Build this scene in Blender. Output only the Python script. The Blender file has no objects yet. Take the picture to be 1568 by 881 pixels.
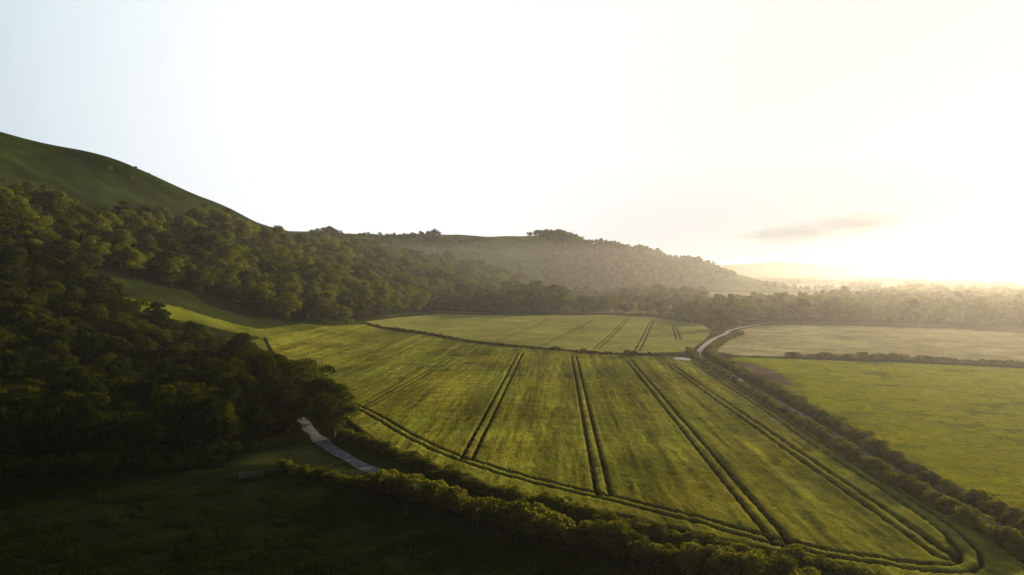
import bpy, math, numpy as np
from mathutils import Vector
rng=np.random.default_rng(7)
scene=bpy.context.scene
SUN_AZ=math.radians(39.5); SUN_EL=math.radians(10)
# ---------------------------------------------------------------- helpers
def link(o): scene.collection.objects.link(o); return o
def ridge(X,Y,pts):
    out=np.zeros_like(X)
    for (a,b) in zip(pts[:-1],pts[1:]):
        ax,ay,ah,aw=a; bx,by,bh,bw=b
        dx,dy=bx-ax,by-ay
        t=np.clip(((X-ax)*dx+(Y-ay)*dy)/(dx*dx+dy*dy),0,1)
        d=np.hypot(X-(ax+t*dx),Y-(ay+t*dy))
        h=ah+t*(bh-ah); w=aw+t*(bw-aw)
        out=np.maximum(out,h*0.5*(1+np.cos(np.pi*np.minimum(d/w,1))))
    return out
R1=[(-420,-600,120,330),(-420,100,130,330),(-415,350,142,330),(-392,560,146,330),(-391,700,134,330),(-380,820,116,330),(-349,950,100,340),(-299,1100,80,340),(-200,1280,60,300),(-60,1400,35,260)]
R2=[(-900,2000,170,500),(-389,1950,147,480),(-153,1900,143,460),(29,1900,138,430),(102,1880,143,380),(211,1850,118,330),(320,1820,98,300),(429,1780,70,260),(502,1740,42,230),(565,1700,14,200)]
R3=[(700,5600,60,700),(1500,5000,85,700),(1950,5000,108,700),(2700,5200,75,700),(3600,5500,40,700)]
R4=[(1500,9500,60,1500),(5000,9000,75,1500),(9000,8000,60,1500)]
def height(X,Y):
    X=np.asarray(X,float);Y=np.asarray(Y,float)
    base=-8.45*np.tanh(np.maximum(Y,0)/420.)
    m=0
    for R in (R1,R2,R3,R4): m=m+ridge(X,Y,R)**4
    m=m**0.25
    f=np.clip((np.hypot(X,Y)-60)/500,0,1)
    un=(np.sin(X*.021+1.3+.006*Y)*np.sin(Y*.017+.4)+.5*np.sin(X*.05+Y*.031))
    return base+m+un*(.35+1.6*np.clip(m/60,0,1))*f
LAT=rng.random((256,256))
def vnoise(X,Y,s):
    x=np.asarray(X,float)/s; y=np.asarray(Y,float)/s
    xi=np.floor(x).astype(int); yi=np.floor(y).astype(int)
    fx=x-xi; fy=y-yi; fx=fx*fx*(3-2*fx); fy=fy*fy*(3-2*fy)
    a=LAT[xi%256,yi%256];b=LAT[(xi+1)%256,yi%256];c=LAT[xi%256,(yi+1)%256];d=LAT[(xi+1)%256,(yi+1)%256]
    return (a*(1-fx)+b*fx)*(1-fy)+(c*(1-fx)+d*fx)*fy
def fbm(X,Y,s): return .5*vnoise(X,Y,s)+.3*vnoise(X+91,Y+37,s*.47)+.2*vnoise(X+11,Y+73,s*.21)
def inpoly(X,Y,P):
    r=np.zeros(np.shape(X),bool); n=len(P)
    for i in range(n):
        x1,y1=P[i]; x2,y2=P[(i+1)%n]
        if y1==y2: continue
        c=((y1>Y)!=(y2>Y))&(X<(x2-x1)*(Y-y1)/(y2-y1)+x1)
        r^=c
    return r
def dline(X,Y,P):
    d=np.full(np.shape(X),1e9)
    for (ax,ay),(bx,by) in zip(P[:-1],P[1:]):
        dx,dy=bx-ax,by-ay
        t=np.clip(((X-ax)*dx+(Y-ay)*dy)/(dx*dx+dy*dy+1e-9),0,1)
        d=np.minimum(d,np.hypot(X-ax-t*dx,Y-ay-t*dy))
    return d
def smoothline(P,step):
    P=np.array(P,float)
    Q=[]
    for i in range(len(P)-1):
        p0=P[max(i-1,0)];p1=P[i];p2=P[i+1];p3=P[min(i+2,len(P)-1)]
        n=max(2,int(np.hypot(*(p2-p1))/step))
        for t in np.linspace(0,1,n,endpoint=False):
            Q.append(.5*((2*p1)+(-p0+p2)*t+(2*p0-5*p1+4*p2-p3)*t*t+(-p0+3*p1-3*p2+p3)*t**3))
    Q.append(P[-1]); return np.array(Q)
def fastmesh(name,V,F,mat=None,smooth=False,col=None):
    V=np.asarray(V,np.float32);F=np.asarray(F,np.int32);k=F.shape[1]
    me=bpy.data.meshes.new(name)
    me.vertices.add(len(V));me.vertices.foreach_set('co',V.ravel())
    me.loops.add(F.size);me.loops.foreach_set('vertex_index',F.ravel())
    me.polygons.add(len(F));me.polygons.foreach_set('loop_start',np.arange(0,F.size,k,dtype=np.int32))
    if smooth: me.polygons.foreach_set('use_smooth',np.ones(len(F),bool))
    if col is not None:
        ca=me.color_attributes.new('Col','FLOAT_COLOR','POINT')
        c=np.ones((len(V),4),np.float32);c[:,:3]=col;ca.data.foreach_set('color',c.ravel())
    me.update(calc_edges=True);me.validate()
    if mat is not None: me.materials.append(mat)
    return me
def gridmesh(name,xs,ys,zfun,mat,keep=None,col=None,smooth=True):
    X,Y=np.meshgrid(xs,ys);Z=zfun(X,Y)
    n,m=X.shape; idx=np.arange(n*m).reshape(n,m)
    F=np.stack([idx[:-1,:-1],idx[:-1,1:],idx[1:,1:],idx[1:,:-1]],-1).reshape(-1,4)
    V=np.stack([X,Y,Z],-1).reshape(-1,3)
    C=col(X,Y,Z).reshape(-1,3) if col else None
    if keep is not None:
        k=keep(X,Y).reshape(-1); F=F[k[F].all(1)]
        used=np.zeros(n*m,bool);used[F]=True
        mp=np.cumsum(used)-1; F=mp[F];V=V[used]
        if C is not None:C=C[used]
    return fastmesh(name,V,F,mat,smooth,C)
# ---------------------------------------------------------------- materials
def newmat(name):
    m=bpy.data.materials.new(name);m.use_nodes=True;nt=m.node_tree;nt.nodes.clear()
    return m,nt,nt.nodes.new('ShaderNodeOutputMaterial')
def N(nt,t,**kw):
    n=nt.nodes.new(t)
    for k,v in kw.items(): setattr(n,k,v)
    return n
def noise(nt,scale,detail=4,vec=None,rough=.6):
    n=N(nt,'ShaderNodeTexNoise');n.inputs['Scale'].default_value=scale;n.inputs['Detail'].default_value=detail;n.inputs['Roughness'].default_value=rough
    if vec is not None: nt.links.new(vec,n.inputs['Vector'])
    return n.outputs['Fac']
def maprange(nt,src,a,b,c,d):
    n=N(nt,'ShaderNodeMapRange');nt.links.new(src,n.inputs[0])
    for i,v in enumerate((a,b,c,d)): n.inputs[i+1].default_value=v
    return n.outputs[0]
def mathn(nt,op,a,b=None,c=None):
    n=N(nt,'ShaderNodeMath',operation=op)
    for i,s in enumerate((a,b,c)):
        if s is None: continue
        if isinstance(s,(int,float)): n.inputs[i].default_value=s
        else: nt.links.new(s,n.inputs[i])
    return n.outputs[0]
def scalecol(nt,col,fac):
    n=N(nt,'ShaderNodeVectorMath',operation='SCALE');nt.links.new(col,n.inputs[0]);nt.links.new(fac,n.inputs['Scale']);return n.outputs[0]
def ground_mat(name,scales,bump=.6,bdist=.3,stretch=None,contrast=.55):
    m,nt,out=newmat(name)
    at=N(nt,'ShaderNodeAttribute',attribute_name='Col')
    geo=N(nt,'ShaderNodeNewGeometry'); pos=geo.outputs['Position']
    if stretch:
        mp=N(nt,'ShaderNodeMapping');nt.links.new(pos,mp.inputs[0]);mp.inputs['Rotation'].default_value=(0,0,stretch[0]);mp.inputs['Scale'].default_value=(1,stretch[1],1)
        spos=mp.outputs[0]
    else: spos=pos
    f=None
    for s,v in zip(scales,(spos,pos,pos,pos)):
        r=maprange(nt,noise(nt,s,5,v,.65),.3,.7,1-contrast,1+contrast)
        f=r if f is None else mathn(nt,'MULTIPLY',f,r)
    c=scalecol(nt,at.outputs['Color'],f)
    b=N(nt,'ShaderNodeBsdfDiffuse');nt.links.new(c,b.inputs['Color'])
    bp=N(nt,'ShaderNodeBump');bp.inputs['Strength'].default_value=bump;bp.inputs['Distance'].default_value=bdist
    nt.links.new(noise(nt,scales[0],5,spos,.7),bp.inputs['Height']);nt.links.new(bp.outputs[0],b.inputs['Normal'])
    nt.links.new(b.outputs[0],out.inputs[0]);return m
def leaf_mat(name,c1,c2,trans=.35,ns=.35,tcol=(1.5,1.4,.6)):
    m,nt,out=newmat(name)
    oi=N(nt,'ShaderNodeObjectInfo');geo=N(nt,'ShaderNodeNewGeometry')
    n=noise(nt,ns,3,geo.outputs['Position'])
    f=mathn(nt,'ADD',mathn(nt,'MULTIPLY',n,1.0),mathn(nt,'MULTIPLY_ADD',oi.outputs['Random'],.8,-.4))
    mx=N(nt,'ShaderNodeMix',data_type='RGBA');nt.links.new(f,mx.inputs[0]);mx.inputs[6].default_value=(*c1,1);mx.inputs[7].default_value=(*c2,1)
    d=N(nt,'ShaderNodeBsdfDiffuse');t=N(nt,'ShaderNodeBsdfTranslucent')
    nt.links.new(mx.outputs[2],d.inputs[0])
    s=N(nt,'ShaderNodeVectorMath',operation='MULTIPLY');nt.links.new(mx.outputs[2],s.inputs[0]);s.inputs[1].default_value=tcol;nt.links.new(s.outputs[0],t.inputs[0])
    a=N(nt,'ShaderNodeMixShader');a.inputs[0].default_value=trans;nt.links.new(d.outputs[0],a.inputs[1]);nt.links.new(t.outputs[0],a.inputs[2])
    nt.links.new(a.outputs[0],out.inputs[0]);return m
def simple_mat(name,c,rough=.8,ns=4,amt=.3,metal=0):
    m,nt,out=newmat(name)
    geo=N(nt,'ShaderNodeNewGeometry')
    rgb=N(nt,'ShaderNodeRGB');rgb.outputs[0].default_value=(*c,1)
    cc=scalecol(nt,rgb.outputs[0],maprange(nt,noise(nt,ns,5,geo.outputs['Position']),.3,.7,1-amt,1+amt))
    b=N(nt,'ShaderNodeBsdfPrincipled');nt.links.new(cc,b.inputs['Base Color']);b.inputs['Roughness'].default_value=rough;b.inputs['Metallic'].default_value=metal
    nt.links.new(b.outputs[0],out.inputs[0]);return m
M_ground=ground_mat('ground_grass',[1.1,.09,.02],.8,.35,None,.35)
M_crop=ground_mat('crop_green',[2.2,.25,.03],1.0,.4,(math.radians(4.3),.18),.32)
M_crop2=ground_mat('crop_ripening',[1.6,.2,.03],.8,.3,(math.radians(11),.15),.22)
M_leaf=leaf_mat('tree_foliage',(.024,.038,.004),(.22,.235,.022),.48,.3,(1.6,1.5,.35))
M_leafn=leaf_mat('oak_foliage',(.010,.018,.003),(.085,.10,.012),.42,.35,(1.6,1.5,.4))
M_hedge=leaf_mat('hedge_foliage',(.05,.062,.008),(.23,.23,.026),.5)
M_blade=leaf_mat('crop_blades',(.19,.20,.018),(.36,.335,.034),.5,.12,(1.3,1.2,.4))
M_grass=leaf_mat('pasture_blades',(.18,.215,.010),(.34,.35,.016),.5,.08,(1.3,1.2,.3))
M_dgrass=leaf_mat('shade_tinted_grass_blades',(.012,.02,.004),(.03,.04,.008),.3,.15)  # dark blade tone carries the painted shade of the foreground pasture
M_bark=simple_mat('bark',(.06,.048,.036),.9,3,.4)
M_lane=simple_mat('chalky_asphalt',(.24,.235,.23),.8,.8,.25)
M_track=simple_mat('rutted_chalk',(.15,.15,.155),.9,.7,.5)
M_chalk=simple_mat('chalk',(.5,.47,.42),.9,1.2,.25)
M_wood=simple_mat('weathered_timber',(.09,.08,.07),.9,6,.3)
# ---------------------------------------------------------------- layout (metres, X east, Y north)
FIELD=[(-128,352),(-118,420),(-103,478),(-62,448),(-24,391),(22,345),(54,321),(77,312),(84,300),(79,249),(75,199),(71,160),(68,135),(67,117),(66,104),(65,92),(63,80),(56,72),(50,74),(40,83),(28,91.4),(16,101),(2,110),(-16,127),(-30,148),(-42,172),(-56,200),(-84,256),(-112,318)]
hA=[(-39,155),(-28,142.6),(-16.4,126.7),(-7.2,116.1),(1.7,107.8),(11.3,100),(19.7,93.3),(27,87.5),(33.9,83),(39.4,79.6),(45,74.5),(52,68)]
hB=[(-43,127),(-34,122.5),(-25,117.5),(-16,111),(-9,105),(-3,100),(4,95),(10,91),(18,86),(26,81),(32,76),(38,70)]
track=[(-75,215),(-60,185),(-49,164),(-41,148),(-34.5,138),(-28,129.5),(-20,121),(-12,113.5),(-4,105.5),(6,97),(14,91.5),(26,83.8),(38,74.5),(50,64)]
lane=[(215,560),(160,490),(139,445),(121,411),(101,362),(88,320),(84,270),(80,224),(76,175),(73,146),(71,123),(70,108),(69.5,98),(69,88),(68,77),(66,60)]
hC=[(90,345),(83,300),(80,262),(76.7,225),(73.2,185),(70,155),(68,135),(67,117),(66.6,104),(65.8,94),(64.8,83),(63,68)]
hD=[(148,440),(132,412),(113,377),(100,340),(92.5,310),(88.8,262),(84.3,215),(80,175),(76.6,147),(74.6,126),(73.6,111),(73,100),(72.6,90),(72,75)]
hE=[(-105,484),(-86,478),(-63,457),(-42,419),(-24,390),(-1,364),(22,346),(37,332),(54,322),(70,320)]
hF=[(129,318),(144,316),(159,311),(180,306),(190,299),(214,286),(229,277),(300,245)]
FIELD2=[(-107,492),(-97,551),(-72,672),(10,634),(94,662),(129,622),(150,540),(139,470),(128,440),(113,400),(97,360),(86,336),(56,326),(23,352),(-25,402),(-65,466)]
PALE=[(150,452),(171,517),(220,530),(262,524),(316,495),(345,455),(420,400),(420,240),(243,276),(217,289),(182,309),(131,322),(108,326),(103,345),(117,378)]
RGREEN=[(104,318),(125,312),(175,298),(208,280),(300,238),(420,200),(420,20),(80,20),(74,91),(75,110),(77,135),(84,187),(91,240),(95,300)]
MEADOW=[(-202,313),(-189,338),(-177,382),(-150,402),(-120,425),(-105,484),(-118,420),(-128,352),(-112,318),(-84,256),(-70,225),(-100,262),(-138,275),(-165,285),(-184,300)]
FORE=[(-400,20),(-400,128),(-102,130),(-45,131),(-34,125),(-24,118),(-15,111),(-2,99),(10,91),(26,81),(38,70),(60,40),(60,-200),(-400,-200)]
WOOD1=[(-330,200),(-265,215),(-225,275),(-211,290),(-204,322),(-193,350),(-172,398),(-145,408),(-122,446),(-110,492),(-100,618),(-75,735),(-16,692),(49,679),(60,760),(40,900),(10,1050),(30,1300),(-60,1330),(-120,1230),(-200,1120),(-262,960),(-258,880),(-222,800),(-208,740),(-200,600),(-203,552),(-222,480),(-239,428),(-250,381),(-258,336),(-300,290),(-380,260)]
WOOD2=[(-41,150),(-53,145),(-58,134),(-72,130),(-90,129),(-102,134),(-150,130),(-260,180),(-250,260),(-232,292),(-210,299),(-186,290),(-165,281),(-146,284),(-118,270),(-88,232),(-60,195),(-42,168)]
WOOD5=[(70,1620),(90,1560),(180,1500),(290,1490),(400,1540),(470,1600),(560,1690),(500,1760),(429,1800),(320,1840),(211,1870),(102,1910),(40,1905),(75,1830),(110,1760),(85,1700)]
WOODR=[(165,560),(220,575),(262,570),(330,540),(420,500),(600,430),(900,520),(1100,900),(900,1150),(520,1000),(330,900),(230,760)]
TR=[[(-87,262),(-88,285),(-80,348)],[(-41,192),(-22,362)],[(-9,134),(4,331)],[(15,111),(29,320)],[(36,91),(52,304)],[(55,86),(66,283)]]
HEADL=[(-87,262),(-58,212),(-40,185),(-21,150),(-9,132.5),(2,120.5),(14,110.5),(26,100),(35,91),(43,85.5),(52,82),(57,84),(60.5,92),(63,110),(66,150),(70,190),(74,240),(78,290)]
TR=[smoothline(t,6).tolist() if len(t)>2 else t for t in TR]; HEADL=smoothline(HEADL,3).tolist()
TR2=[[(62,340),(119,580)],[(43,352),(101,597)],[(16,371),(66,572)],[(99,405),(123,520)],[(-10,395),(35,610)]]
# ---------------------------------------------------------------- terrain
def axis(segs):
    r=[]
    for a,b,n in segs: r+=list(np.linspace(a,b,n,endpoint=False))
    return np.array(r+[segs[-1][1]])
def terr_col(X,Y,Z):
    C=np.zeros(X.shape+(3,)); C[:]=(.052,.062,.014)
    a=.4; U=(X*math.cos(a)-Y*math.sin(a)); V=(X*math.sin(a)+Y*math.cos(a))
    U2=U+40*np.sin(V/300); ci=np.floor(U2/230).astype(int); cj=np.floor((V+ci*77)/170).astype(int)
    pal=np.array([(.10,.12,.018),(.20,.19,.03),(.34,.28,.10),(.07,.09,.014),(.24,.21,.05),(.14,.16,.022)])
    hsh=(np.abs(ci*73856093 ^ cj*19349663)%6)
    far=(Y>690)&(Z<12)
    C[far]=pal[hsh[far]]
    hill=(Z>4)&(X<60)&(Y<1450); C[hill]=(.034,.046,.008)  # slope faces the sun; its dimness is put into the grass colour
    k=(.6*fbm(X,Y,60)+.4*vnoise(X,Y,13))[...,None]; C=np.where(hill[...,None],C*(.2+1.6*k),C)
    hg=(Y>1450)&(Z>12)&(Y<3000); C[hg]=(.19,.22,.035)
    C[(Y>2300)&(Y<4000)&(Z<12)]=(.05,.06,.025)
    C[(Y>4000)]=(.05,.06,.03)
    def put(P,c): C[inpoly(X,Y,P)]=c
    put(MEADOW,(.17,.18,.018))  # bright tone paints the sunlit grass strip along the meadow edge
    q=inpoly(X,Y,MEADOW)&(dline(X,Y,[(-184,300),(-162,340),(-128,362),(-118,425)])>9)&(X<-128+0*X)&(Y>300);C[q]=(.036,.046,.010)  # middle of the meadow darkened, its shadow painted into the colour
    put(FORE,(.014,.020,.005));put(PALE,(.50,.43,.21));put(RGREEN,(.24,.26,.013))  # FORE tone paints the foreground shade into the pasture colour
    put(FIELD,(.03,.035,.010)); put(FIELD2,(.08,.09,.02))
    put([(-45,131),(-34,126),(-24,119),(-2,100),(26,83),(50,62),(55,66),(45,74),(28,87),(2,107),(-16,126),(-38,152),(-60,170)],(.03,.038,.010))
    put([(97,300),(103,296),(104,262),(96,232),(91,236)],(.17,.11,.08))
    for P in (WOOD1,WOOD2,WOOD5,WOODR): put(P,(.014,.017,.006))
    C[(dline(X,Y,lane)<4.5)]=(.05,.058,.018)
    return C*(.7+.6*fbm(X,Y,25))[...,None]
xs=axis([(-6000,-600,36),(-600,-230,60),(-230,250,320),(250,900,90),(900,9500,90)])
ys=axis([(-300,60,20),(60,500,280),(500,900,130),(900,2200,160),(2200,13000,90)])
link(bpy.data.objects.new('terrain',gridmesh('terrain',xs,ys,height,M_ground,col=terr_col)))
# ---------------------------------------------------------------- crop field
ca,sa=math.cos(math.radians(4.3)),math.sin(math.radians(4.3))
def wheel(X,Y,w0=.2,w1=.2):
    r=np.ones(np.shape(X))
    for T in TR+[HEADL]:
        s=np.abs(dline(X,Y,T)-1.1); r=np.minimum(r,np.clip((s-w0)/w1,0,1))
    return r
def rows(X,Y): 
    U=X*ca-Y*sa; V=X*sa+Y*ca
    return .55*vnoise(U,V/16,.8)+.45*vnoise(U+50,V/5,1.5)
def cropz(X,Y):
    z=height(X,Y)
    e=dline(X,Y,FIELD+[FIELD[0]])
    h=.45+.36*rows(X,Y)+.22*(fbm(X,Y,5)-.5)+.16*(rng.random(X.shape)-.5)
    r=wheel(X,Y,.25,.2)
    lod=vnoise(X+7,Y,6.5)*vnoise(X+30,Y,17)
    h=h*(1-.35*np.clip((lod-.5)/.25,0,1))
    h=h*r+.04*(1-r)
    return z+h*np.clip(e/.6,0.02,1)
def cropcol(X,Y,Z):
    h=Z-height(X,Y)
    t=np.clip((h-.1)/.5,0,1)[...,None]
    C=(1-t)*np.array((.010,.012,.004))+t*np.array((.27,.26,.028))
    U=X*ca-Y*sa
    s=(.6+.8*vnoise(U,(X*sa+Y*ca)/30,2.2))*(.65+.7*fbm(X,Y,30))
    yel=fbm(X+200,Y,18)[...,None]
    C=C*s[...,None]*(1+(yel-.5)*np.array((.5,.15,-.3)))
    q=np.exp(-((X-67)/1.6)**2-((Y-172)/2.5)**2)[...,None]
    return C*(1-q)+q*np.array((.3,.28,.2))
cx=np.arange(-129,86,.36); cy=np.concatenate([np.arange(71,150,.34),np.arange(150,230,.5),np.arange(230,480,.9)])
link(bpy.data.objects.new('crop_field',gridmesh('crop_field',cx,cy,cropz,M_crop,keep=lambda X,Y:inpoly(X,Y,FIELD),col=cropcol)))
def crop2z(X,Y):
    r=np.ones(X.shape)
    for T in TR2:
        s=np.abs(dline(X,Y,T)-1.2); r=np.minimum(r,np.clip((s-.35)/.4,0,1))
    e=dline(X,Y,FIELD2+[FIELD2[0]])
    return height(X,Y)+(.6+.2*(fbm(X,Y,6)-.5)+.1*(rng.random(X.shape)-.5))*np.clip(e/1.2,.05,1)*(.1+.9*r)
def crop2c(X,Y,Z):
    t=np.clip((Z-height(X,Y))/.55,0,1)[...,None]
    return ((1-t)*np.array((.03,.036,.01))+t*np.array((.38,.36,.08)))*(.7+.6*fbm(X,Y,35))[...,None]
link(bpy.data.objects.new('barley_field',gridmesh('barley_field',np.arange(-108,152,.75),np.arange(324,674,1.3),crop2z,M_crop2,keep=lambda X,Y:inpoly(X,Y,FIELD2),col=crop2c)))
# ---------------------------------------------------------------- ribbons
def ribbon(name,P,w,mat,dz=.06,step=2,wob=.25):
    Q=smoothline(P,step);T=np.gradient(Q,axis=0);T/=np.hypot(T[:,0],T[:,1])[:,None]
    Nn=np.stack([-T[:,1],T[:,0]],1);k=7;V=[];offs=np.linspace(-1,1,k)
    for i,(q,n) in enumerate(zip(Q,Nn)):
        wl=w/2*(1+wob*(vnoise(i*1.0,3,3)-.5));wr=w/2*(1+wob*(vnoise(i*1.0,9,3)-.5))
        for o in offs:
            p=q+n*o*(wl if o<0 else wr);V.append((p[0],p[1],float(height(p[0],p[1]))+dz-.05*abs(o)**3))
    F=[(i*k+j,i*k+j+1,(i+1)*k+j+1,(i+1)*k+j) for i in range(len(Q)-1) for j in range(k-1)]
    return link(bpy.data.objects.new(name,fastmesh(name,V,F,mat,True)))
ribbon('country_lane',lane,2.9,M_lane,.1)
ribbon('chalk_track',track,3.0,M_track,.09,2,.9)
def blob(name,cx,cy,rx,ry,rot,mat,dz):
    n=40;V=[(cx,cy,float(height(cx,cy))+dz+.15)];
    for ring in (.5,1):
        for i in range(n):
            a=2*math.pi*i/n;r=ring*(.7+.6*float(vnoise(math.cos(a)*3+cx,math.sin(a)*3+cy,1.3)))
            u,v=rx*r*math.cos(a),ry*r*math.sin(a);x=cx+u*math.cos(rot)-v*math.sin(rot);y=cy+u*math.sin(rot)+v*math.cos(rot)
            V.append((x,y,float(height(x,y))+dz+(.1 if ring<1 else -.1)))
    me=bpy.data.meshes.new(name)
    F=[(0,1+i,1+(i+1)%n) for i in range(n)]+[(1+i,1+n+i,1+n+(i+1)%n,1+(i+1)%n) for i in range(n)]
    me.from_pydata(V,[],F);me.materials.append(mat);return link(bpy.data.objects.new(name,me))
blob('chalk_heap',76,305,3.5,6,.3,M_chalk,.75)
# ---------------------------------------------------------------- vegetation meshes
def tube(p0,p1,r0,r1,k=6):
    p0=np.array(p0,float);p1=np.array(p1,float);d=p1-p0;d/=np.linalg.norm(d)
    a=np.cross(d,(0.3,.9,.1));a/=np.linalg.norm(a);b=np.cross(d,a)
    V=[];
    for p,r in((p0,r0),((p0+p1)/2+rng.normal(0,.12,3)*np.linalg.norm(p1-p0)*.3,(r0+r1)/2),(p1,r1)):
        for i in range(k):
            t=2*math.pi*i/k;V.append(p+r*(a*math.cos(t)+b*math.sin(t)))
    F=[(j*k+i,j*k+(i+1)%k,(j+1)*k+(i+1)%k,(j+1)*k+i) for j in range(2) for i in range(k)]
    return np.array(V),np.array(F)
def leaves(C,Rv,n,size,flat=.8,jit=.6):
    w=Rv**2;w=w/w.sum();li=rng.choice(len(C),n,p=w)
    d=rng.normal(size=(n,3));d/=np.linalg.norm(d,axis=1)[:,None]
    d[:,2]=np.where(d[:,2]<-.3,-d[:,2],d[:,2])
    rad=Rv[li]*(1-np.abs(rng.normal(0,.10,n))+ (rng.random(n)<.12)*rng.random(n)*.3)
    P=C[li]+d*rad[:,None]*np.array((1,1,flat))
    nn=d+rng.normal(0,jit,(n,3));nn/=np.linalg.norm(nn,axis=1)[:,None]
    u=np.cross(nn,rng.normal(size=(n,3)));u/=np.linalg.norm(u,axis=1)[:,None];v=np.cross(nn,u)
    s=(size*(.6+.8*rng.random(n)))[:,None]
    V=np.stack([P-u*s*.5,P-v*s*.35,P+u*s*.5,P+v*s*.35],1).reshape(-1,3)
    return V,np.arange(n*4).reshape(-1,4)
def tree_mesh(name,Ht,R,nl,size,mat,nlobes=22,low=.05):
    parts=[];
    tz=Ht*.35;parts.append(tube((0,0,-.6),(0,0,tz),.035*Ht,.022*Ht,8))
    cc=[];rr=[]
    for i in range(nlobes):
        for _ in range(20):
            p=rng.uniform(-1,1,3)
            l=np.linalg.norm(p)
            if .45<l<1: break
        z=low*Ht+(Ht*(1-low))*(.5+.42*p[2]);prof=math.sqrt(max(.08,1-((z/Ht-.42)/.62)**2))
        c=np.array((p[0]*R*.95*prof,p[1]*R*.95*prof,z));cc.append(c);rr.append(R*rng.uniform(.2,.42))
        if i%2==0: parts.append(tube((0,0,tz*rng.uniform(.6,1)),c,.012*Ht,.004*Ht,5))
    cc.append(np.array((0,0,Ht*.5)));rr.append(R*.55)
    C=np.array(cc);Rv=np.array(rr);sub=[];sr=[]
    for c,r in zip(C,Rv):
        for _ in range(6):
            d=rng.normal(size=3);d/=np.linalg.norm(d);d[2]=abs(d[2])*.9-.15
            sub.append(c+d*r*.9);sr.append(r*rng.uniform(.25,.42))
    C=np.vstack([C,sub]);Rv=np.concatenate([Rv,sr])
    LV,LF=leaves(C,Rv,nl,size)
    k=LV[:,2].reshape(-1,4).min(1)>.1
    LF=LF[k]
    Vs=[LV];Fs=[LF];off=len(LV)
    for V,F in parts: Vs.append(V);Fs.append(F+off);off+=len(V)
    me=fastmesh(name,np.vstack(Vs),np.vstack(Fs),mat);me.materials.append(M_bark)
    mi=np.zeros(len(me.polygons),np.int32);mi[len(LF):]=1;me.polygons.foreach_set('material_index',mi);return me
def bush_mesh(name,Ht,R,nl,size,mat):
    C=[];Rv=[]
    for i in range(9):
        a=rng.uniform(0,6.28);r=R*.6*math.sqrt(rng.random());z=rng.uniform(.25,.75)*Ht
        C.append((r*math.cos(a),r*math.sin(a),z));Rv.append(R*rng.uniform(.3,.55))
    C.append((0,0,Ht*.3));Rv.append(R*.6)
    LV,LF=leaves(np.array(C),np.array(Rv),nl,size,.9)
    Vs=[LV];Fs=[LF];off=len(LV)
    for i in range(5):
        V,F=tube((0,0,-.2),C[i],.04,.015,4);Vs.append(V);Fs.append(F+off);off+=len(V)
    me=fastmesh(name,np.vstack(Vs),np.vstack(Fs),mat);me.materials.append(M_bark)
    mi=np.zeros(len(me.polygons),np.int32);mi[len(LF):]=1;me.polygons.foreach_set('material_index',mi);return me
def tuft_mesh(name,w,nb,h,mat,bw0=.02,bw1=.045):
    x=rng.uniform(-w/2,w/2,nb);y=rng.uniform(-w/2,w/2,nb);a=rng.uniform(0,3.14,nb);hh=h*rng.uniform(.6,1.15,nb)
    lx=rng.normal(0,.28,nb)*hh;ly=rng.normal(0,.28,nb)*hh;bw=rng.uniform(bw0,bw1,nb)
    dx,dy=np.cos(a)*bw,np.sin(a)*bw
    V=np.stack([np.stack([x-dx,y-dy,0*x],1),np.stack([x+dx,y+dy,0*x],1),np.stack([x+lx*.5+dx,y+ly*.5+dy,hh*.65],1),np.stack([x+lx,y+ly,hh],1)],1).reshape(-1,3)
    return fastmesh(name,V,np.arange(nb*4).reshape(-1,4),mat)
def source(cname,meshes):
    c=bpy.data.collections.new(cname)
    for i,m in enumerate(meshes):
        c.objects.link(bpy.data.objects.new('%s_%02d'%(cname,i),m))
    return c
src_tree=source('woodland_tree_kinds',[tree_mesh('wtree%d'%i,h,r,7500,.5,M_leaf) for i,(h,r) in enumerate([(13,5),(12,6),(14,5),(11,5),(13,6),(15,6)])])
def recol(me,mat):
    m2=me.copy();m2.materials[0]=mat;return m2
src_dark=source('copse_tree_kinds',[recol(o.data,M_leafn) for o in src_tree.objects])
src_bush=source('hedge_shrub_kinds',[bush_mesh('shrub%d'%i,h,r,1300,.26,M_hedge) for i,(h,r) in enumerate([(2.2,1.5),(2.0,1.7),(2.6,1.5),(1.8,1.4),(2.4,1.8)])])
src_dbush=source('copse_shrub_kinds',[recol(o.data,M_leafn) for o in src_bush.objects])
src_tuft=source('crop_tuft_kinds',[tuft_mesh('tuft%d'%i,1.0,75,.34,M_blade) for i in range(4)])
src_gr=source('pasture_tuft_kinds',[tuft_mesh('ptuft%d'%i,1.6,90,.2,M_grass,.03,.07) for i in range(3)])
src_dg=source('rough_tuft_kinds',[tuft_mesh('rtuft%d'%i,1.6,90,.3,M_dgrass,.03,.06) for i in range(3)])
near_meshes=[tree_mesh('oak%d'%i,h,r,24000,.34,M_leafn,34,.03) for i,(h,r) in enumerate([(13,6.5),(12,6),(14,6)])]
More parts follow.
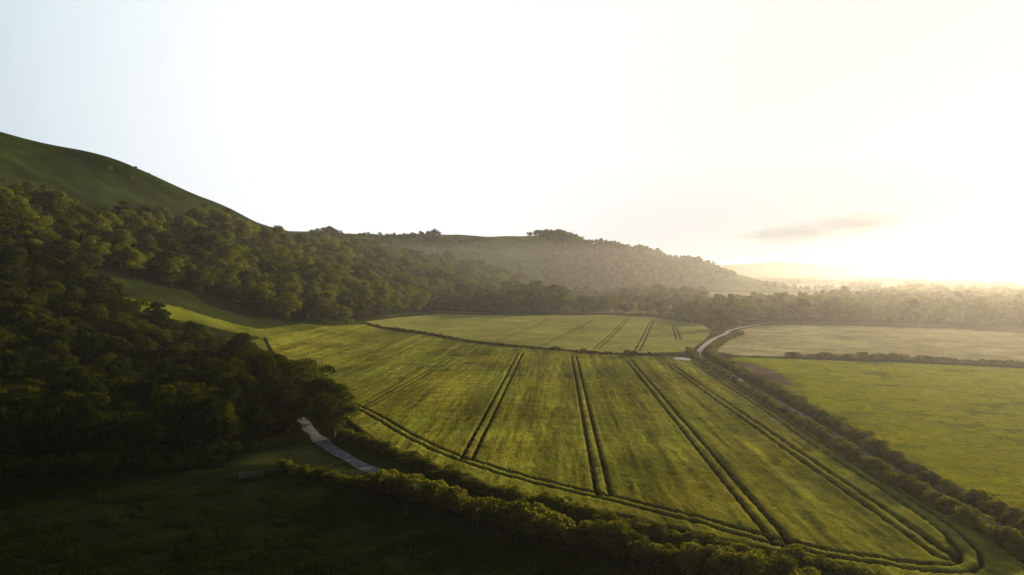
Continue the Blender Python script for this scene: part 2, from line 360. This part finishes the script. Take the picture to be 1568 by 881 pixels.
def scatter(name,pts,scl,coll,kinds):
    pts=np.asarray(pts,float);n=len(pts)
    me=bpy.data.meshes.new(name);me.vertices.add(n);me.vertices.foreach_set('co',pts.astype(np.float32).ravel())
    a=me.attributes.new('sc','FLOAT_VECTOR','POINT')
    s=np.asarray(scl,float);s3=np.stack([s*rng.uniform(.85,1.2,n),s*rng.uniform(.85,1.2,n),s*rng.uniform(.85,1.15,n)],1)
    a.data.foreach_set('vector',s3.astype(np.float32).ravel())
    a=me.attributes.new('rz','FLOAT_VECTOR','POINT');r=np.zeros((n,3));r[:,2]=rng.uniform(0,6.28,n);a.data.foreach_set('vector',r.astype(np.float32).ravel())
    a=me.attributes.new('kd','INT','POINT');a.data.foreach_set('value',rng.integers(0,kinds,n).astype(np.int32))
    o=link(bpy.data.objects.new(name,me))
    ng=bpy.data.node_groups.new(name+'_scatter','GeometryNodeTree')
    ng.interface.new_socket('Geometry',in_out='INPUT',socket_type='NodeSocketGeometry');ng.interface.new_socket('Geometry',in_out='OUTPUT',socket_type='NodeSocketGeometry')
    gi=ng.nodes.new('NodeGroupInput');go=ng.nodes.new('NodeGroupOutput');ip=ng.nodes.new('GeometryNodeInstanceOnPoints')
    ci=ng.nodes.new('GeometryNodeCollectionInfo');ci.inputs['Collection'].default_value=coll;ci.inputs['Separate Children'].default_value=True;ci.inputs['Reset Children'].default_value=True
    def at(nm,t):
        x=ng.nodes.new('GeometryNodeInputNamedAttribute');x.data_type=t;x.inputs['Name'].default_value=nm;return x.outputs['Attribute']
    L=ng.links.new
    L(gi.outputs[0],ip.inputs['Points']);L(ci.outputs[0],ip.inputs['Instance']);ip.inputs['Pick Instance'].default_value=True
    L(at('kd','INT'),ip.inputs['Instance Index']);L(at('rz','FLOAT_VECTOR'),ip.inputs['Rotation']);L(at('sc','FLOAT_VECTOR'),ip.inputs['Scale']);L(ip.outputs[0],go.inputs[0])
    md=o.modifiers.new('scatter','NODES');md.node_group=ng;return o
def polyfill(P,sp,jit=.45):
    P_=np.array(P);x0,y0=P_.min(0);x1,y1=P_.max(0)
    X,Y=np.meshgrid(np.arange(x0,x1,sp),np.arange(y0,y1,sp*.87));X=X+(np.arange(X.shape[0])%2)[:,None]*sp/2
    X=(X+rng.uniform(-jit,jit,X.shape)*sp).ravel();Y=(Y+rng.uniform(-jit,jit,Y.shape)*sp).ravel()
    k=inpoly(X,Y,P);return np.stack([X[k],Y[k]],1)
def onground(P,dz=0): P=np.asarray(P);return np.column_stack([P,height(P[:,0],P[:,1])+dz])
def along(P,sp,w,rows=1):
    Q=smoothline(P,sp);T=np.gradient(Q,axis=0);T/=np.hypot(T[:,0],T[:,1])[:,None];Nn=np.stack([-T[:,1],T[:,0]],1)
    return np.vstack([Q+Nn*rng.uniform(-w/2,w/2,len(Q))[:,None]+T*rng.uniform(-.5,.5,len(Q))[:,None]*sp for _ in range(rows)])
tp=polyfill(FIELD,.85);tp=tp[(tp[:,1]<250)];e=dline(tp[:,0],tp[:,1],FIELD+[FIELD[0]])
rw=rows(tp[:,0],tp[:,1]);tp=tp[(wheel(tp[:,0],tp[:,1],.85,.1)>.5)&(e>.8)&(rw>.46)]
rw=rows(tp[:,0],tp[:,1]);tp=onground(tp,.38);scatter('crop_ears',tp,.6+.9*(rw-.3),src_tuft,4)
gp=polyfill([(97,225),(85,187),(79,135),(76,95),(76,80),(150,90),(260,180),(300,236),(208,278),(175,295),(125,309),(106,314),(107,262)],1.5)
gp=gp[fbm(gp[:,0],gp[:,1],7)>.42];gp=onground(gp,-.02);scatter('pasture_grass',gp,.7+.8*vnoise(gp[:,0],gp[:,1],3),src_gr,3)
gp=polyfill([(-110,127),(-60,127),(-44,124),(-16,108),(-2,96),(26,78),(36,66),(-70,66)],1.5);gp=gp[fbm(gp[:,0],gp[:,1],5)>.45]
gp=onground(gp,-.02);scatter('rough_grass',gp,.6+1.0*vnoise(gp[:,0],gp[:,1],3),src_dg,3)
# woods
def wood(name,P,sp,s0,s1,boost=None,src=None):
    pts=P if isinstance(P,np.ndarray) else polyfill(P,sp)
    q=pts[:,0]/pts[:,1];pts=pts[~((q>.285)&(q<.46)&(pts[:,1]>850)&(pts[:,1]<1490))]   # open water meadows
    pts=onground(pts,-.3);sc=rng.uniform(s0,s1,len(pts))*(.8+.4*vnoise(pts[:,0],pts[:,1],35))
    if boost is not None: sc=sc*boost(pts[:,0],pts[:,1])
    return scatter(name,pts,sc,src or src_tree,6)
wood('hillside_woodland',WOOD1,11.5,.75,1.5,lambda x,y:(1+.3*np.clip((y-340)/120,0,1))*(.8+.5*vnoise(x,y,19)))
W2=polyfill(WOOD2,8.3)
wood('copse',W2[np.hypot(W2[:,0]+48,W2[:,1]-152)>14],8,.7,1.25,lambda x,y:1+.25*np.clip((y-190)/60,0,1),src_dark)
wood('spur_woodland',WOOD5,11,.6,1.3)
wood('plain_woodland',WOODR,13,.7,1.35)
rws=[[(-75,735),(10,712),(94,728),(165,655),(168,600)],[(70,760),(150,760),(230,740)],[(40,700),(60,830),(90,900)],[(90,820),(180,860),(260,980)],[(-20,1350),(100,1200),(200,1150),(330,1180)],[(60,950),(150,1010),(260,1020),(420,1180)],
[(120,1110),(190,1300),(330,1400),(480,1430)],[(200,900),(280,1080),(390,1330)],[(150,560),(160,590),(172,620)],
[(-620,1790),(-389,1830),(-260,1700),(-150,1640)],[(-300,1600),(-200,1560),(-60,1590),(20,1640)],[(-100,1480),(40,1520),(120,1500)],[(-230,1800),(-140,1760),(-90,1800)],[(-420,1870),(-300,1840),(-200,1850)],
[(600,2200),(820,2230),(1050,2210),(1300,2150)],[(650,2420),(900,2480),(1250,2400)],[(700,2800),(1100,2750),(1500,2800)],[(560,1560),(700,1540),(860,1600)]]
pts=np.vstack([along(r,8.5,14,2) for r in rws]);wood('hedgerow_trees',pts,0,.5,1.25)
cl=[]
for _ in range(190):
    y=rng.uniform(1000,5200);x=y*rng.uniform(.17,.95)
    if height(x,y)>25 or (.27<x/y<.50 and 1100<y<2200):continue
    n=int(rng.integers(8,34));ang=rng.uniform(-.3,.5);L_=rng.uniform(60,240)*(y/2000)**.5
    t=rng.uniform(-.5,.5,n)*L_;q=rng.normal(0,10,n);cl.append(np.stack([x+t*math.cos(ang)-q*math.sin(ang),y+t*math.sin(ang)+q*math.cos(ang)],1))
wood('distant_trees',np.vstack(cl),0,.8,1.4)
# hedges
def hedge(name,P,sp,w,rows,s0,s1):
    pts=onground(along(P,sp,w,rows),-.15);sc=rng.uniform(s0,s1,len(pts))*(.7+.6*vnoise(pts[:,0],pts[:,1],5));return scatter(name,pts,sc,src_bush,5)
hedge('field_hedge',hA,.9,1.8,2,.6,1.05)
hedge('trackside_hedge',hB[:3],1.0,2.4,2,.5,.85)
hedge('trackside_hedge',hB[2:],.9,3.0,2,.75,1.4)
hedge('lane_hedge',hC,.9,1.6,2,.55,1.05)
hedge('lane_hedge',hD,.9,1.7,2,.6,1.15)
hedge('boundary_hedge',hE,1.2,1.4,2,.5,.85)
hedge('pasture_hedge',hF,1.2,2,2,.7,1.1)
hs=polyfill([(-330,330),(-262,345),(-255,440),(-225,560),(-230,700),(-300,700),(-350,400)],16);hs=hs[vnoise(hs[:,0],hs[:,1],40)>.8]
hs=onground(hs,-.2);scatter('hill_scrub',hs,rng.uniform(.4,1.0,len(hs)),src_dbush,5)
ed=onground(along([(-57,138),(-64,129),(-90,126),(-130,124),(-200,130)],1.6,5,3),-.1);scatter('copse_understorey',ed,rng.uniform(.9,1.7,len(ed)),src_dbush,5)
def place(name,me,x,y,s):
    o=link(bpy.data.objects.new(name,me));o.location=(x,y,float(height(x,y))-.2);o.rotation_euler=(0,0,rng.uniform(0,6.28));o.scale=(s*rng.uniform(.95,1.1),s,s*rng.uniform(.92,1.08));return o
for i,(x,y,s) in enumerate([(-41,156,.9),(-53,160,.95),(-56,148,.7),(-61,140,.85),(-70,150,1.0),(-64,165,1.05),(-80,140,.9),(-47,172,.85),(-92,150,1),(-79,182,1.1)]):
    place('oak_tree',near_meshes[i%3],x,y,s)
wm=[o.data for o in src_tree.objects]
for i,(x,y,s) in enumerate([(149,487,1.3),(160,492,1.0),(-254,612,.75),(-250,618,.6),(-262,585,.5),(-300,512,.32),(-286,517,.35),(-120,438,1.3),(-110,452,1.1),(-136,412,1.6),(-146,405,1.3)]):
    place('ash_tree',wm[i%6],x,y,s)
for x,y,s in [(54,318,1.5),(57,319,1.3),(33,330,.8),(70,316,1.0),(88,296,1.2)]:
    place('hawthorn_bush',src_bush.objects[2].data,x,y,s)
# ---------------------------------------------------------------- water
wp=[(500,1560),(600,1580),(720,1650),(880,1750),(1000,1900),(960,2080),(820,2120),(680,2040),(610,1900),(570,1740),(520,1640)]
c=np.mean(wp,0);V=[(c[0],c[1],-7.75)]+[(x,y,-7.75) for x,y in smoothline(wp+[wp[0]],15)[:-1]]
me=bpy.data.meshes.new('lake');me.from_pydata(V,[],[(0,i,i%(len(V)-1)+1) for i in range(1,len(V))])
m,nt,out=newmat('water');b=N(nt,'ShaderNodeBsdfPrincipled');b.inputs['Base Color'].default_value=(.03,.045,.05,1);b.inputs['Roughness'].default_value=.1;b.inputs['IOR'].default_value=1.33
bp=N(nt,'ShaderNodeBump');bp.inputs['Strength'].default_value=.05;geo=N(nt,'ShaderNodeNewGeometry');nt.links.new(noise(nt,.5,3,geo.outputs['Position']),bp.inputs['Height']);nt.links.new(bp.outputs[0],b.inputs['Normal']);nt.links.new(b.outputs[0],out.inputs[0])
me.materials.append(m);link(bpy.data.objects.new('lake',me))
# ---------------------------------------------------------------- gate, sheep, cottage
def box(cx,cy,cz,sx,sy,sz):
    V=[(cx+sx*i/2,cy+sy*j/2,cz+sz*k/2) for i in(-1,1) for j in(-1,1) for k in(-1,1)]
    return V,[(0,1,3,2),(4,6,7,5),(0,4,5,1),(2,3,7,6),(0,2,6,4),(1,5,7,3)]
def boxes(name,L,mat):
    V=[];F=[]
    for b in L:
        v,f=box(*b);o=len(V);V+=v;F+=[tuple(i+o for i in q) for q in f]
    me=bpy.data.meshes.new(name);me.from_pydata(V,[],F);me.materials.append(mat);return bpy.data.objects.new(name,me)
g=[(-1.9,0,.6,.16,.16,1.5),(1.9,0,.65,.18,.18,1.6)]+[(0,0,z,3.6,.05,.1) for z in(.25,.48,.72,.96,1.18)]+[(-1.72,0,.72,.08,.09,1.05),(1.72,0,.72,.08,.09,1.05),(0,.06,.72,.07,.03,1.0)]
o=link(boxes('field_gate',g,M_wood));o.location=(-47,122,float(height(-47,122)));o.rotation_euler=(0,0,.35)
M_wool=simple_mat('fleece',(.6,.57,.5),.95,9,.15)
sv_=[(0,0,.72),(.42,0,.74),(-.42,0,.72),(.62,0,.9),(.8,0,.98),(1.0,0,.9),(.4,.16,.45),(.42,.16,.22),(.42,.16,.02),(.4,-.16,.45),(.42,-.16,.22),(.42,-.16,.02),(-.42,.16,.45),(-.5,.16,.24),(-.46,.16,.02),(-.42,-.16,.45),(-.5,-.16,.24),(-.46,-.16,.02),(-.66,0,.6)]
se=[(0,1),(0,2),(1,3),(3,4),(4,5),(1,6),(6,7),(7,8),(1,9),(9,10),(10,11),(2,12),(12,13),(13,14),(2,15),(15,16),(16,17),(2,18)]
sr=[.32,.29,.3,.16,.12,.07,.09,.05,.05,.09,.05,.05,.11,.05,.05,.11,.05,.05,.05]
me=bpy.data.meshes.new('sheep');me.from_pydata(sv_,se,[]);me.materials.append(M_wool);sh=link(bpy.data.objects.new('sheep',me))
md=sh.modifiers.new('skin','SKIN');me_s=me.skin_vertices[0].data if me.skin_vertices else None
if me_s:
    for i,r in enumerate(sr): me_s[i].radius=(r,r)
    me_s[0].use_root=True
sh.modifiers.new('sub','SUBSURF').render_levels=2
sh.location=(-183,303,float(height(-183,303)));sh.rotation_euler=(0,0,.4);sh.scale=(1.2,1.2,1.2)
root=link(bpy.data.objects.new('farm_cottage',None));root.location=(97,744,float(height(97,744)));root.rotation_euler=(0,0,.2)
M_wall=simple_mat('rendered_wall',(.6,.57,.52),.9,2,.1);M_roof=simple_mat('clay_tiles',(.16,.08,.05),.9,5,.3);M_glass=simple_mat('window_glass',(.03,.035,.04),.2,1,.1)
w_=boxes('walls',[(0,0,2,9,6,4)],M_wall)
me=bpy.data.meshes.new('roof');me.from_pydata([(-4.9,-3.4,3.9),(4.9,-3.4,3.9),(4.9,3.4,3.9),(-4.9,3.4,3.9),(-4.9,0,6.6),(4.9,0,6.6)],[],[(0,1,5,4),(2,3,4,5),(0,4,3),(1,2,5),(0,3,2,1)]);me.materials.append(M_roof)
for p in (w_,bpy.data.objects.new('roof',me),boxes('chimney',[(3.2,0,6.6,.9,.9,1.8)],M_roof),boxes('windows',[(x,-3.01,z,1,.06,1) for x in(-3,3) for z in(1.3,3)]+[(0,-3.01,3,1,.06,1)],M_glass),boxes('door',[(0,-3.02,1.05,1,.07,2.1)],M_wood)):
    link(p);p.parent=root
# ---------------------------------------------------------------- camera, sun, sky, haze
c=bpy.data.cameras.new('camera');co=link(bpy.data.objects.new('camera',c));co.location=(0,0,35);co.rotation_euler=(math.radians(88.6),0,0);c.lens=24;c.clip_end=40000;scene.camera=co
sv=Vector((math.sin(SUN_AZ)*math.cos(SUN_EL),math.cos(SUN_AZ)*math.cos(SUN_EL),math.sin(SUN_EL)))
l=bpy.data.lights.new('sun','SUN');lo=link(bpy.data.objects.new('sun',l));l.energy=5;l.angle=math.radians(.6);l.color=(1,.84,.58);lo.rotation_euler=sv.to_track_quat('Z','Y').to_euler()
w=bpy.data.worlds.new('World');scene.world=w;w.use_nodes=True;nt=w.node_tree;nt.nodes.clear();out=N(nt,'ShaderNodeOutputWorld')
sky=N(nt,'ShaderNodeTexSky');sky.sky_type='NISHITA';sky.sun_disc=False;sky.sun_elevation=SUN_EL;sky.sun_rotation=SUN_AZ
mn=N(nt,'ShaderNodeVectorMath',operation='MINIMUM');nt.links.new(sky.outputs[0],mn.inputs[0]);mn.inputs[1].default_value=(2.0,2.0,2.0)
b1=N(nt,'ShaderNodeBackground');b1.inputs[1].default_value=.05;nt.links.new(mn.outputs[0],b1.inputs[0])
tc=N(nt,'ShaderNodeTexCoord');dv=tc.outputs['Generated']
dt=N(nt,'ShaderNodeVectorMath',operation='DOT_PRODUCT');nt.links.new(dv,dt.inputs[0]);dt.inputs[1].default_value=sv
ramp=N(nt,'ShaderNodeValToRGB');nt.links.new(maprange(nt,dt.outputs['Value'],-1,1,0,1),ramp.inputs[0]);cr=ramp.color_ramp;cr.interpolation='B_SPLINE'
st=[(0,(.02,.03,.05)),(.45,(.06,.09,.13)),(.58,(.42,.53,.60)),(.67,(.72,.80,.84)),(.76,(.99,.985,.98)),(.9,(.98,.97,.955)),(1,(.80,.79,.73))]
while len(cr.elements)<len(st): cr.elements.new(.5)
for e,(p,cc) in zip(cr.elements,st): e.position=p;e.color=(*cc,1)
sx=N(nt,'ShaderNodeSeparateXYZ');nt.links.new(dv,sx.inputs[0]);z=sx.outputs[2]
b2=N(nt,'ShaderNodeBackground');nt.links.new(ramp.outputs[0],b2.inputs[0])
nearsun=maprange(nt,dt.outputs['Value'],.75,.97,0,1)
lowd=maprange(nt,z,0,.15,.42,0)
lowf=mathn(nt,'MULTIPLY',maprange(nt,z,.36,.52,1,.06),mathn(nt,'SUBTRACT',1,mathn(nt,'MULTIPLY',lowd,nearsun)));nt.links.new(lowf,b2.inputs[1])
ad=N(nt,'ShaderNodeAddShader');nt.links.new(b1.outputs[0],ad.inputs[0]);nt.links.new(b2.outputs[0],ad.inputs[1])
az=math.radians(24.3);u=N(nt,'ShaderNodeVectorMath',operation='DOT_PRODUCT');nt.links.new(dv,u.inputs[0]);u.inputs[1].default_value=(math.cos(az),-math.sin(az),0)
uu=u.outputs['Value']
v_=mathn(nt,'SUBTRACT',mathn(nt,'SUBTRACT',z,.056),mathn(nt,'MULTIPLY',uu,.12))
mp=N(nt,'ShaderNodeMapping');nt.links.new(dv,mp.inputs[0]);mp.inputs['Scale'].default_value=(18,18,90)
nz=mathn(nt,'SUBTRACT',noise(nt,1.0,5,mp.outputs[0]),.5)
r2=mathn(nt,'ADD',mathn(nt,'POWER',mathn(nt,'ABSOLUTE',mathn(nt,'DIVIDE',uu,.1)),2),mathn(nt,'POWER',mathn(nt,'ABSOLUTE',mathn(nt,'DIVIDE',v_,.015)),2))
mask=maprange(nt,mathn(nt,'ADD',mathn(nt,'SUBTRACT',1,r2),mathn(nt,'MULTIPLY',nz,2.2)),-.2,1.5,0,.8)
b3=N(nt,'ShaderNodeBackground');b3.inputs[0].default_value=(.27,.27,.29,1)
mxs=N(nt,'ShaderNodeMixShader');nt.links.new(mask,mxs.inputs[0]);nt.links.new(ad.outputs[0],mxs.inputs[1]);nt.links.new(b3.outputs[0],mxs.inputs[2])
nt.links.new(mxs.outputs[0],out.inputs[0])
def vol(name,loc,sc,dens,col,g,rz=0):
    V,F=box(0,0,0,*sc);me=bpy.data.meshes.new(name);me.from_pydata(V,[],F);o=link(bpy.data.objects.new(name,me));o.location=loc;o.rotation_euler=(0,0,rz)
    m,nt,out=newmat(name);v=N(nt,'ShaderNodeVolumeScatter');v.inputs['Color'].default_value=(*col,1);v.inputs['Density'].default_value=dens;v.inputs['Anisotropy'].default_value=g
    nt.links.new(v.outputs[0],out.inputs['Volume']);me.materials.append(m);return o
vol('haze',(1500,1450,20),(14800,3900,130),1.6e-4,(1,.92,.83),.71)
scene.view_settings.view_transform='Standard';scene.view_settings.look='None'
